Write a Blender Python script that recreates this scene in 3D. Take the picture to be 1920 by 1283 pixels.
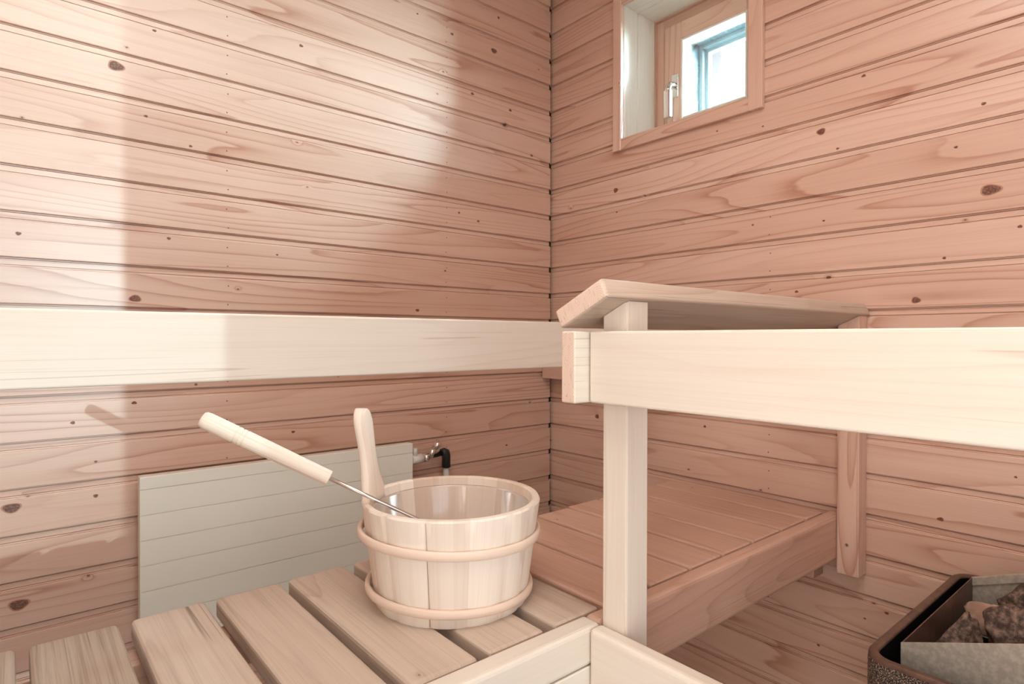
import bpy, bmesh, math, random
from mathutils import Vector, Matrix, Euler
from math import pi, sin, cos

random.seed(7)
S = bpy.context.scene
for o in list(bpy.data.objects):
    bpy.data.objects.remove(o, do_unlink=True)
C = bpy.context.collection

# ------------------------------------------------------------------ camera
cam = bpy.data.cameras.new('camera')
cam.sensor_fit = 'HORIZONTAL'
cam.sensor_width = 36.0
cam.lens = 36.0 * 1125.2 / 1920.0
cam.clip_start = 0.02
co = bpy.data.objects.new('camera', cam)
C.objects.link(co)
yaw, pitch, roll = 0.87354933, -0.00631202, 0.00170822
f = Vector((cos(yaw) * cos(pitch), sin(yaw) * cos(pitch), sin(pitch)))
r = Vector((sin(yaw), -cos(yaw), 0))
u = r.cross(f)
r2 = r * cos(roll) + u * sin(roll)
u2 = -r * sin(roll) + u * cos(roll)
M = Matrix((r2, u2, -f)).transposed().to_4x4()
M.translation = Vector((-1.386, -1.448, 0.0))
co.matrix_world = M
S.camera = co

# ------------------------------------------------------------------ world, sun, lamps, exposure
W = bpy.data.worlds.new('daylight')
S.world = W
W.use_nodes = True
bg = W.node_tree.nodes['Background']
bg.inputs[0].default_value = (0.86, 0.95, 1.0, 1)
bg.inputs[1].default_value = 1.6

def lamp(name, kind, loc, direction, energy, color, **kw):
    l = bpy.data.lights.new(name, kind)
    l.energy = energy
    l.color = color
    for k, v in kw.items():
        setattr(l, k, v)
    o = bpy.data.objects.new(name, l)
    C.objects.link(o)
    o.location = loc
    o.rotation_euler = Vector(direction).to_track_quat('-Z', 'Y').to_euler()
    return o

# low sun through the glazed door behind the camera
lamp('sun', 'SUN', (-1, -4, 1), (-0.12, 1.0, -0.060), 1.05, (0.70, 0.96, 1.0), angle=math.radians(0.5))
# added fill lamps outside the door and side glass, then daylight through the window
lamp('door_fill', 'AREA', (-1.4, -2.75, 0.0), (0, 1, 0), 12.0, (0.82, 0.97, 1.0), shape='RECTANGLE', size=1.1, size_y=2.0)
lamp('side_fill', 'AREA', (-2.55, -1.95, 0.0), (1, 0.1, 0), 35.0, (1.0, 0.84, 0.76), shape='RECTANGLE', size=0.8, size_y=2.0)  # added fill for faces turned towards the side wall
lamp('window_daylight', 'AREA', (0.80, -0.75, 1.25), (-1.0, 0.15, -0.45), 3100.0, (0.58, 0.90, 1.0), shape='RECTANGLE', size=1.4, size_y=1.3)
# overhead fill lamp, added for soft top light (its made-up panel is built below)
lamp('overhead_fill', 'AREA', (-1.25, -1.35, 1.19), (0, 0, -1), 17.0, (1.0, 0.94, 0.87), shape='RECTANGLE', size=0.9, size_y=0.9)

S.view_settings.view_transform = 'Standard'
S.view_settings.look = 'None'
S.view_settings.gamma = 1.0
S.view_settings.exposure = -0.10
S.view_settings.use_curve_mapping = False

# ------------------------------------------------------------------ materials
class NT:
    def __init__(s, name):
        s.m = bpy.data.materials.new(name)
        s.m.use_nodes = True
        s.t = s.m.node_tree
        s.b = s.t.nodes['Principled BSDF']
        s.out = s.t.nodes['Material Output']
    def n(s, typ, **kw):
        x = s.t.nodes.new(typ)
        for k, v in kw.items():
            setattr(x, k, v)
        return x
    def put(s, sock, v):
        if isinstance(v, bpy.types.NodeSocket):
            s.t.links.new(v, sock)
        else:
            sock.default_value = v
    def math(s, op, a, b=None, c=None, clamp=False):
        x = s.n('ShaderNodeMath', operation=op, use_clamp=clamp)
        s.put(x.inputs[0], a)
        if b is not None: s.put(x.inputs[1], b)
        if c is not None: s.put(x.inputs[2], c)
        return x.outputs[0]
    def mix(s, fac, a, b, blend='MIX'):
        x = s.n('ShaderNodeMix', data_type='RGBA', blend_type=blend)
        s.put(x.inputs[0], fac)
        s.put(x.inputs[6], a if isinstance(a, bpy.types.NodeSocket) else (*a, 1))
        s.put(x.inputs[7], b if isinstance(b, bpy.types.NodeSocket) else (*b, 1))
        return x.outputs[2]
    def noise(s, vec, scale=1.0, detail=2.0, rough=0.5, dist=0.0):
        x = s.n('ShaderNodeTexNoise')
        s.put(x.inputs['Vector'], vec)
        x.inputs['Scale'].default_value = scale
        x.inputs['Detail'].default_value = detail
        x.inputs['Roughness'].default_value = rough
        x.inputs['Distortion'].default_value = dist
        return x.outputs['Fac']
    def comb(s, a, b, c=0.0):
        x = s.n('ShaderNodeCombineXYZ')
        s.put(x.inputs[0], a); s.put(x.inputs[1], b); s.put(x.inputs[2], c)
        return x.outputs[0]
    def ramp(s, v, lo, hi):
        x = s.n('ShaderNodeMapRange', interpolation_type='SMOOTHSTEP')
        s.put(x.inputs[0], v); s.put(x.inputs[1], lo); s.put(x.inputs[2], hi)
        return x.outputs[0]

def wood(name, light, late, knot=(0.10, 0.035, 0.02), rings=11.0, ring_amt=0.55, u_s=0.8, v_s=9.0,
         knots=0.3, rough=0.45, bump=0.12, tint=0.22, fine=0.22, spec=0.4, red=None, coat=0.0, kscale=6.0, cracks=0.0, crack_col=(0.08, 0.04, 0.03)):
    s = NT(name)
    uv = s.n('ShaderNodeUVMap', uv_map='grain')
    sep = s.n('ShaderNodeSeparateXYZ'); s.t.links.new(uv.outputs[0], sep.inputs[0])
    U, V = sep.outputs[0], sep.outputs[1]
    # knots
    vo = s.n('ShaderNodeTexVoronoi', voronoi_dimensions='2D')
    s.put(vo.inputs['Vector'], s.comb(s.math('MULTIPLY', U, 0.62), V))
    vo.inputs['Scale'].default_value = kscale
    cs = s.n('ShaderNodeSeparateColor'); s.t.links.new(vo.outputs['Color'], cs.inputs[0])
    keep = s.math('LESS_THAN', cs.outputs[0], knots)
    rad = s.math('MULTIPLY_ADD', s.math('POWER', cs.outputs[1], 3.0), 0.022, 0.008)
    wob = s.math('MULTIPLY_ADD', s.noise(s.comb(U, V), 160.0, 1.0), 0.012, -0.006)
    d = s.math('ADD', vo.outputs['Distance'], wob)
    kn = s.math('MULTIPLY', keep, s.math('SUBTRACT', 1.0, s.ramp(d, s.math('MULTIPLY', rad, 0.7), rad)))
    halo = s.math('MULTIPLY', keep, s.math('SUBTRACT', 1.0, s.ramp(d, rad, s.math('MULTIPLY', rad, 2.6))))
    infl = s.math('MULTIPLY', keep, s.math('SUBTRACT', 1.0, s.ramp(vo.outputs['Distance'], 0.0, s.math('MULTIPLY_ADD', rad, 5.0, 0.02))))
    # growth rings
    n0 = s.noise(s.comb(s.math('MULTIPLY', U, u_s), s.math('MULTIPLY', V, v_s)), 1.0, 1.3, 0.45, 0.15)
    wig = s.noise(s.comb(s.math('MULTIPLY', U, 9.0), s.math('MULTIPLY', V, 40.0)), 1.0, 2.0, 0.6)
    nn = s.math('ADD', s.math('MULTIPLY_ADD', wig, 0.018, n0), s.math('MULTIPLY', infl, 0.05))
    fr = s.math('FRACT', s.math('MULTIPLY', nn, rings))
    line = s.math('MULTIPLY', s.math('POWER', fr, 5.0), s.math('SUBTRACT', 1.0, s.ramp(fr, 0.93, 1.0)))
    amp = s.ramp(s.noise(s.comb(s.math('MULTIPLY', U, 1.7), s.math('MULTIPLY', V, 7.0), 3.3), 1.0, 1.0), 0.30, 0.62)
    line = s.math('MULTIPLY', line, s.math('MULTIPLY_ADD', amp, 1.5 * ring_amt, 0.35 * ring_amt), clamp=True)
    fi = s.noise(s.comb(s.math('MULTIPLY', U, 5.0), s.math('MULTIPLY', V, 420.0)), 1.0, 3.0, 0.65)
    fi2 = s.noise(s.comb(s.math('MULTIPLY', U, 2.0), s.math('MULTIPLY', V, 120.0), 5.0), 1.0, 2.0, 0.5)
    fibre = s.math('MULTIPLY', s.math('ADD', s.ramp(fi, 0.45, 0.75), s.ramp(fi2, 0.45, 0.8)), fine)
    big = s.noise(s.comb(s.math('MULTIPLY', U, 2.5), s.math('MULTIPLY', V, 12.0), 8.0), 1.0, 2.0)
    fac = s.math('ADD', line, s.math('ADD', fibre, s.math('MULTIPLY', s.ramp(big, 0.4, 0.75), 0.16)), clamp=True)
    col = s.mix(fac, light, late)
    at = s.n('ShaderNodeAttribute', attribute_name='tint')
    mul = s.math('MULTIPLY_ADD', at.outputs['Fac'], tint, 1.0 - tint * 0.5)
    cc = s.n('ShaderNodeCombineColor')
    for i, k in enumerate((0.6, 0.95, 1.15)):
        s.put(cc.inputs[i], s.math('MULTIPLY_ADD', s.math('SUBTRACT', mul, 1.0), k, 1.0))
    col = s.mix(1.0, col, cc.outputs[0], 'MULTIPLY')
    col = s.mix(s.math('MULTIPLY', halo, 0.55), col, red or (light[0] * 0.62, light[1] * 0.42, light[2] * 0.34))
    col = s.mix(s.math('MULTIPLY', kn, 0.93), col, knot)
    h = s.math('ADD', s.math('MULTIPLY', fibre, 1.0), s.math('MULTIPLY', line, 0.8))
    if cracks > 0:
        c0 = s.noise(s.comb(s.math('MULTIPLY', U, 0.35), s.math('MULTIPLY', V, 60.0), 1.7), 1.0, 0.5, 0.3)
        ck = s.math('SUBTRACT', 1.0, s.ramp(s.math('ABSOLUTE', s.math('SUBTRACT', c0, 0.5)), 0.0, 0.014))
        cm = s.ramp(s.noise(s.comb(s.math('MULTIPLY', U, 3.0), s.math('MULTIPLY', V, 14.0), 9.1), 1.0, 1.0), 0.55, 0.62)
        ck = s.math('MULTIPLY', s.math('MULTIPLY', ck, cm), cracks)
        col = s.mix(ck, col, crack_col)
        h = s.math('SUBTRACT', h, s.math('MULTIPLY', ck, 2.0))
    s.put(s.b.inputs['Base Color'], col)
    s.put(s.b.inputs['Roughness'], s.math('MULTIPLY_ADD', fibre, 0.25, rough))
    s.b.inputs['Specular IOR Level'].default_value = spec
    bp = s.n('ShaderNodeBump')
    bp.inputs['Strength'].default_value = bump
    bp.inputs['Distance'].default_value = 0.0006
    s.put(bp.inputs['Height'], h)
    s.t.links.new(bp.outputs[0], s.b.inputs['Normal'])
    s.b.inputs['Coat Weight'].default_value = coat
    s.b.inputs['Coat Roughness'].default_value = 0.3
    return s.m

def endgrain(name, light, dark, rough=0.7):
    s = NT(name)
    uv = s.n('ShaderNodeUVMap', uv_map='grain')
    sep = s.n('ShaderNodeSeparateXYZ'); s.t.links.new(uv.outputs[0], sep.inputs[0])
    a = s.math('ADD', sep.outputs[0], 0.03); b = s.math('ADD', sep.outputs[1], 0.012)
    rr = s.math('SQRT', s.math('ADD', s.math('MULTIPLY', a, a), s.math('MULTIPLY', b, b)))
    rr = s.math('ADD', rr, s.math('MULTIPLY', s.noise(uv.outputs[0], 40.0, 2.0), 0.004))
    fr = s.math('FRACT', s.math('MULTIPLY', rr, 330.0))
    ln = s.math('MULTIPLY', s.math('POWER', fr, 3.0), 0.6)
    c0 = s.noise(s.comb(s.math('MULTIPLY', sep.outputs[0], 160.0), s.math('MULTIPLY', sep.outputs[1], 40.0)), 1.0, 1.0)
    ck = s.math('SUBTRACT', 1.0, s.ramp(s.math('ABSOLUTE', s.math('SUBTRACT', c0, 0.42)), 0.0, 0.01))
    col = s.mix(ln, light, dark)
    col = s.mix(s.math('MULTIPLY', ck, 0.6), col, (dark[0] * .4, dark[1] * .3, dark[2] * .3))
    s.put(s.b.inputs['Base Color'], col)
    s.b.inputs['Roughness'].default_value = rough
    return s.m

def plain(name, col, rough=0.5, metal=0.0, spec=0.5, nscale=None, col2=None, bump=0.0, thr=(0.4, 0.65), coat=0.0):
    s = NT(name)
    s.b.inputs['Roughness'].default_value = rough
    s.b.inputs['Metallic'].default_value = metal
    s.b.inputs['Specular IOR Level'].default_value = spec
    s.b.inputs['Coat Weight'].default_value = coat
    if nscale:
        tc = s.n('ShaderNodeTexCoord')
        n = s.noise(tc.outputs['Object'], nscale, 4.0, 0.65)
        s.put(s.b.inputs['Base Color'], s.mix(s.ramp(n, *thr), col, col2))
        if bump:
            bp = s.n('ShaderNodeBump'); bp.inputs['Strength'].default_value = bump
            bp.inputs['Distance'].default_value = 0.002
            s.put(bp.inputs['Height'], n); s.t.links.new(bp.outputs[0], s.b.inputs['Normal'])
    else:
        s.b.inputs['Base Color'].default_value = (*col, 1)
    return s.m

def clear(name, gloss=0.08, tint=(1, 1, 1), rough=0.0, haze=0.0):
    s = NT(name)
    tr = s.n('ShaderNodeBsdfTransparent'); tr.inputs[0].default_value = (*tint, 1)
    gl = s.n('ShaderNodeBsdfGlossy'); gl.inputs['Roughness'].default_value = rough
    mx = s.n('ShaderNodeMixShader')
    lw = s.n('ShaderNodeLayerWeight'); lw.inputs[0].default_value = 0.35
    s.put(mx.inputs[0], s.math('MULTIPLY_ADD', lw.outputs['Fresnel'], 0.8, gloss * 0.3, clamp=True))
    s.t.links.new(tr.outputs[0], mx.inputs[1]); s.t.links.new(gl.outputs[0], mx.inputs[2])
    last = mx.outputs[0]
    if haze:
        df = s.n('ShaderNodeBsdfDiffuse'); df.inputs[0].default_value = (0.95, 0.9, 0.85, 1)
        m2 = s.n('ShaderNodeMixShader'); m2.inputs[0].default_value = haze
        s.t.links.new(last, m2.inputs[1]); s.t.links.new(df.outputs[0], m2.inputs[2]); last = m2.outputs[0]
    s.t.links.new(last, s.out.inputs[0])
    return s.m

MW = dict(
    wall=wood('wall_spruce', (0.69, 0.47, 0.365), (0.46, 0.225, 0.15), rings=14, ring_amt=0.62, u_s=0.62, knots=0.34, rough=0.33, spec=0.55, coat=0.35, bump=0.10, tint=0.20, fine=0.16),
    rail=wood('rail_aspen', (0.76, 0.70, 0.615), (0.61, 0.47, 0.37), rings=10, ring_amt=0.22, knots=0.28, rough=0.5, spec=0.3, tint=0.06, fine=0.16, knot=(0.42, 0.2, 0.12), cracks=0.35, crack_col=(0.35, 0.17, 0.1)),
    bench=wood('bench_wood', (0.60, 0.49, 0.40), (0.40, 0.30, 0.235), rings=13, ring_amt=0.35, knots=0.16, rough=0.42, spec=0.4, tint=0.22, fine=0.34, knot=(0.28, 0.13, 0.08), cracks=0.55, bump=0.35),
    grey=wood('weathered_bench_wood', (0.44, 0.35, 0.28), (0.25, 0.185, 0.145), rings=12, ring_amt=0.3, u_s=0.2, v_s=16.0, knots=0.06, rough=0.55, spec=0.3, tint=0.1, fine=0.5, cracks=1.0, bump=0.5),
    brown=wood('brown_beam_wood', (0.64, 0.42, 0.32), (0.45, 0.25, 0.175), rings=12, ring_amt=0.35, knots=0.08, rough=0.45, spec=0.35, tint=0.1, fine=0.3, cracks=0.5, bump=0.3),
    bucket=wood('bucket_wood', (0.78, 0.66, 0.56), (0.62, 0.46, 0.36), rings=8, ring_amt=0.35, knots=0.03, rough=0.5, spec=0.3, tint=0.5, fine=0.22),
    hoop=wood('hoop_wood', (0.79, 0.63, 0.52), (0.62, 0.41, 0.31), rings=8, ring_amt=0.15, knots=0.0, rough=0.5, spec=0.3, tint=0.1, fine=0.2),
    handle=wood('turned_handle_wood', (0.88, 0.77, 0.66), (0.62, 0.42, 0.32), rings=8, ring_amt=0.3, knots=0.0, rough=0.5, spec=0.3, tint=0.1, fine=0.3),
)
ENDW = dict(
    rail=endgrain('rail_end', (0.80, 0.63, 0.52), (0.60, 0.42, 0.32)),
    bench=endgrain('bench_end', (0.46, 0.32, 0.25), (0.34, 0.22, 0.16)),
    wall=endgrain('wall_end', (0.5, 0.3, 0.22), (0.4, 0.22, 0.15)),
)
for k, e in (('grey', 'bench'), ('brown', 'bench'), ('bucket', 'rail'), ('hoop', 'rail'), ('handle', 'rail')):
    ENDW[k] = ENDW[e]
M_DARK = plain('dark_gap', (0.05, 0.025, 0.018), 0.9)
M_SEAM = plain('bucket_seam', (0.30, 0.16, 0.10), 0.8)
M_KNOT = plain('knot_core', (0.12, 0.045, 0.028), 0.45, nscale=300.0, col2=(0.26, 0.12, 0.075))
M_KNOTR = plain('knot_ring', (0.46, 0.22, 0.145), 0.45)
M_NAIL = plain('nail_head', (0.16, 0.08, 0.06), 0.5)
M_CHROME = plain('chrome', (0.82, 0.80, 0.78), 0.12, 1.0)
M_STEEL = plain('polished_steel', (0.80, 0.78, 0.76), 0.2, 1.0)
M_WHITE = plain('white_enamel', (0.86, 0.86, 0.77), 0.16, 0, 0.5, coat=0.3)
M_GROOVE = plain('enamel_groove', (0.7, 0.7, 0.62), 0.4)
M_PLAST = plain('white_plastic', (0.72, 0.70, 0.64), 0.35)
M_BLACK = plain('black_plastic', (0.02, 0.02, 0.02), 0.4)
M_GREYP = plain('grey_pipe', (0.55, 0.54, 0.50), 0.4)
M_CAST = plain('speckled_stove_shell', (0.025, 0.018, 0.015), 0.55, 0.3, nscale=700.0, col2=(0.62, 0.45, 0.35), bump=0.9, thr=(0.5, 0.62))
M_RIM = plain('brown_stove_rim', (0.12, 0.07, 0.052), 0.42, 0.5, nscale=60.0, col2=(0.17, 0.10, 0.07))
M_SOOT = plain('black_stove_inside', (0.003, 0.003, 0.003), 0.95, 0, 0.05)
M_GALV = plain('galvanized_sheet', (0.46, 0.415, 0.345), 0.45, 0.45, nscale=130.0, col2=(0.60, 0.545, 0.46), bump=0.05)
M_STONE = plain('dark_sauna_stone', (0.050, 0.030, 0.023), 0.85, nscale=110.0, col2=(0.34, 0.22, 0.165), bump=1.0, thr=(0.36, 0.80))
M_STONE2 = plain('tan_sauna_stone', (0.42, 0.26, 0.19), 0.8, nscale=40.0, col2=(0.55, 0.36, 0.27), bump=0.5)
M_GLASS = clear('window_glass')
M_LINER = clear('bucket_liner', 0.12, (0.99, 0.97, 0.95), 0.10, 0.14)
M_REVEAL = plain('grey_blue_reveal', (0.065, 0.10, 0.11), 0.9, nscale=90.0, col2=(0.15, 0.20, 0.215), bump=0.6)
M_OUTF = plain('pale_outer_frame', (0.17, 0.21, 0.22), 0.6)
M_TILE = plain('floor_tile', (0.38, 0.34, 0.31), 0.5, nscale=30.0, col2=(0.44, 0.40, 0.36))
M_CEIL = MW['wall']
M_LAMP = plain('fill_panel_diffuser', (0.9, 0.88, 0.85), 0.5)

# ------------------------------------------------------------------ helpers
def tag(o, label=None, cat=None, group=None, kind=None):
    if label: o['label'] = label
    if cat: o['category'] = cat
    if group: o['group'] = group
    if kind: o['kind'] = kind
    return o

def empty(name, loc, label=None, cat=None, group=None, kind=None):
    o = bpy.data.objects.new(name, None)
    C.objects.link(o)
    o.location = loc
    o.empty_display_size = 0.05
    return tag(o, label, cat, group, kind)

def layers(bm):
    uv = bm.loops.layers.uv.get('grain') or bm.loops.layers.uv.new('grain')
    t = bm.faces.layers.float.get('tint') or bm.faces.layers.float.new('tint')
    return uv, t

def obj(name, bm, mats, parent=None, smooth=False):
    """link a bmesh (world coordinates) as one object, its origin at its middle base"""
    me = bpy.data.meshes.new(name)
    bm.normal_update()
    vs = [v.co for v in bm.verts]
    lo = Vector([min(v[i] for v in vs) for i in range(3)]); hi = Vector([max(v[i] for v in vs) for i in range(3)])
    org = Vector(((lo.x + hi.x) / 2, (lo.y + hi.y) / 2, lo.z))
    bmesh.ops.translate(bm, verts=bm.verts, vec=-org)
    bm.to_mesh(me); bm.free()
    for m in (mats if isinstance(mats, (list, tuple)) else [mats]):
        me.materials.append(m)
    if smooth:
        me.polygons.foreach_set('use_smooth', [True] * len(me.polygons))
    o = bpy.data.objects.new(name, me)
    C.objects.link(o)
    if parent:
        o.parent = parent
        o.location = org - world_loc(parent)
    else:
        o.location = org
    return o

def world_loc(o):
    l = Vector(o.location)
    while o.parent:
        o = o.parent
        l += o.location
    return l

def grain(bm, faces, axis, end=1, center=None, tint=None):
    """grain UVs along one axis, end faces get the end-grain slot"""
    uv, tl = layers(bm)
    bm.normal_update()
    ou, ov = random.uniform(0, 40), random.uniform(0, 40)
    tv = random.random() if tint is None else tint
    oth = [a for a in range(3) if a != axis]
    if center is None:
        vs = {v for fc in faces for v in fc.verts}
        center = sum((v.co for v in vs), Vector()) / len(vs)
    for fc in faces:
        n = fc.normal
        fc[tl] = tv
        if abs(n[axis]) > 0.8:
            if end is not None: fc.material_index = end
            for l in fc.loops:
                l[uv].uv = (l.vert.co[oth[0]] - center[oth[0]], l.vert.co[oth[1]] - center[oth[1]])
        else:
            a = oth[1] if abs(n[oth[0]]) > abs(n[oth[1]]) else oth[0]
            sh = 0.0 if a == oth[1] else 0.17
            for l in fc.loops:
                l[uv].uv = (l.vert.co[axis] + ou, l.vert.co[a] - center[a] + ov + sh)

def box(bm, lo, hi, bevel=0.0, seg=2, axis=0, end=1, tint=None):
    lo = Vector(lo); hi = Vector(hi)
    layers(bm)
    before = set(bm.faces)
    res = bmesh.ops.create_cube(bm, size=1.0)
    vs = res['verts']
    for v in vs:
        v.co = Vector([(lo[i] + hi[i]) / 2 + v.co[i] * (hi[i] - lo[i]) for i in range(3)])
    if bevel:
        es = {e for v in vs for e in v.link_edges}
        bmesh.ops.bevel(bm, geom=list(es), offset=bevel, segments=seg, profile=0.5, affect='EDGES')
    faces = [fc for fc in bm.faces if fc not in before]
    grain(bm, faces, axis, end, (lo + hi) / 2, tint)
    return faces

def beam(name, lo, hi, axis, wood_key, parent, bevel=0.004, tint=None, seg=3):
    bm = bmesh.new()
    box(bm, lo, hi, bevel, seg, axis, 1, tint)
    return obj(name, bm, [MW[wood_key], ENDW[wood_key]], parent)

def plainbox(bm, lo, hi, bevel=0.0, mat=0, seg=2):
    fs = box(bm, lo, hi, bevel, seg, 0, None, 0.5)
    for fc in fs: fc.material_index = mat
    return fs

def tube(bm, pts, rad, seg=16, mat=0, cap=True):
    layers(bm)
    uv, tl = layers(bm)
    pts = [Vector(p) for p in pts]
    rads = rad if isinstance(rad, (list, tuple)) else [rad] * len(pts)
    rings = []
    ref = None
    run = 0
    ous = random.uniform(0, 40)
    lens = [0]
    for i in range(1, len(pts)): lens.append(lens[-1] + (pts[i] - pts[i - 1]).length)
    for i, p in enumerate(pts):
        t = (pts[min(i + 1, len(pts) - 1)] - pts[max(i - 1, 0)]).normalized()
        if ref is None:
            ref = t.orthogonal().normalized()
        ref = (ref - t * ref.dot(t)).normalized()
        b = t.cross(ref)
        rings.append([bm.verts.new(p + (ref * cos(2 * pi * k / seg) + b * sin(2 * pi * k / seg)) * rads[i]) for k in range(seg)])
    out = []
    for i in range(len(rings) - 1):
        for k in range(seg):
            fc = bm.faces.new((rings[i][k], rings[i][(k + 1) % seg], rings[i + 1][(k + 1) % seg], rings[i + 1][k]))
            fc.smooth = True; fc.material_index = mat; fc[tl] = 0.5
            for l, (a, b2) in zip(fc.loops, ((i, k), (i, k + 1), (i + 1, k + 1), (i + 1, k))):
                l[uv].uv = (lens[a] + ous, b2 / seg * 2 * pi * 0.012 + ous)
            out.append(fc)
    if cap:
        for rg in (rings[0][::-1], rings[-1]):
            fc = bm.faces.new(rg); fc.material_index = mat; fc[tl] = 0.5
            for l in fc.loops: l[uv].uv = (ous, ous)
            out.append(fc)
    bmesh.ops.recalc_face_normals(bm, faces=out)
    return out

def lathe(bm, prof, cx, cy, seg=96, mat=0, closed=False):
    uv, tl = layers(bm)
    rings = [[bm.verts.new((cx + q * cos(2 * pi * k / seg), cy + q * sin(2 * pi * k / seg), z)) for k in range(seg)] for q, z in prof]
    n = len(rings)
    out = []
    for i in range(n if closed else n - 1):
        j = (i + 1) % n
        for k in range(seg):
            k2 = (k + 1) % seg
            fc = bm.faces.new((rings[i][k], rings[i][k2], rings[j][k2], rings[j][k]))
            fc.smooth = True; fc.material_index = mat
            out.append((fc, i, k))
    return rings, out

# ------------------------------------------------------------------ the room
PITCH = 0.0863
GAP = 0.0165
ZC = -0.377          # centre of one shadow gap
ZF, ZT = -1.10, 1.25
XL, YB = -2.20, -2.40
WY0, WY1, WZ0, WZ1 = -0.697, -0.302, 0.585, 0.977     # window opening
DX0, DX1, DZ1 = -1.92, -0.907, 1.03                   # door opening in the wall behind the camera

KNOTS_L = [(-1.2192, 0.5492, 0.0097), (-1.1514, 0.643, 0.0039), (-1.1672, 0.4604, 0.0039), (-1.0834, 0.4154, 0.004), (-0.8418, 0.7083, 0.0052), (-0.2472, 0.8791, 0.0073), (-0.2296, 0.9864, 0.0057), (-0.4014, 0.8801, 0.0054), (-0.3286, 0.7268, 0.0056), (-0.182, 0.7136, 0.0058), (-0.0921, 0.59, 0.006), (-0.517, 0.8984, 0.0037), (-0.3763, 0.3671, 0.0047), (-0.3062, 0.351, 0.0048), (-1.1255, 0.2109, 0.0045), (-1.1869, 0.0805, 0.0071), (-0.5163, 0.0772, 0.0059), (-0.8993, 0.1966, 0.0032), (-1.3726, 0.1935, 0.005), (-0.4245, 0.1936, 0.0038), (-1.1891, -0.1347, 0.0049), (-1.2915, -0.1666, 0.0047), (-1.2547, -0.2476, 0.0037), (-1.2549, -0.3157, 0.0053), (-1.3839, -0.3168, 0.0089), (-1.3737, -0.4994, 0.01), (-1.0736, -0.1023, 0.0041), (-0.8617, -0.2269, 0.0045), (-0.1949, -0.3347, 0.0042)]
KNOTS_R = [(-0.9496, 0.5561, 0.0045), (-0.8632, 0.4609, 0.0071), (-1.154, 0.4364, 0.0044), (-1.1119, 0.3662, 0.0036), (-1.1652, 0.2749, 0.0098), (-1.2074, 0.2013, 0.0043), (-0.8698, 0.262, 0.003), (-0.7041, 0.2763, 0.0032), (-0.8982, 0.4149, 0.0035), (-0.7286, 0.509, 0.0032), (-0.607, 0.5295, 0.0034), (-1.0943, 0.1566, 0.0041), (-0.2736, 0.4412, 0.0071), (-0.278, 0.3755, 0.004), (-0.8106, 0.1081, 0.0043), (-1.0475, 0.0773, 0.0064), (-0.575, -0.2288, 0.0049), (-0.202, -0.2402, 0.0066), (-1.0908, -0.3505, 0.0057), (-0.9986, -0.566, 0.0044), (-0.9574, -0.5919, 0.0028), (-0.8629, -0.6858, 0.0042), (-1.2039, -0.2483, 0.0029)]

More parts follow.
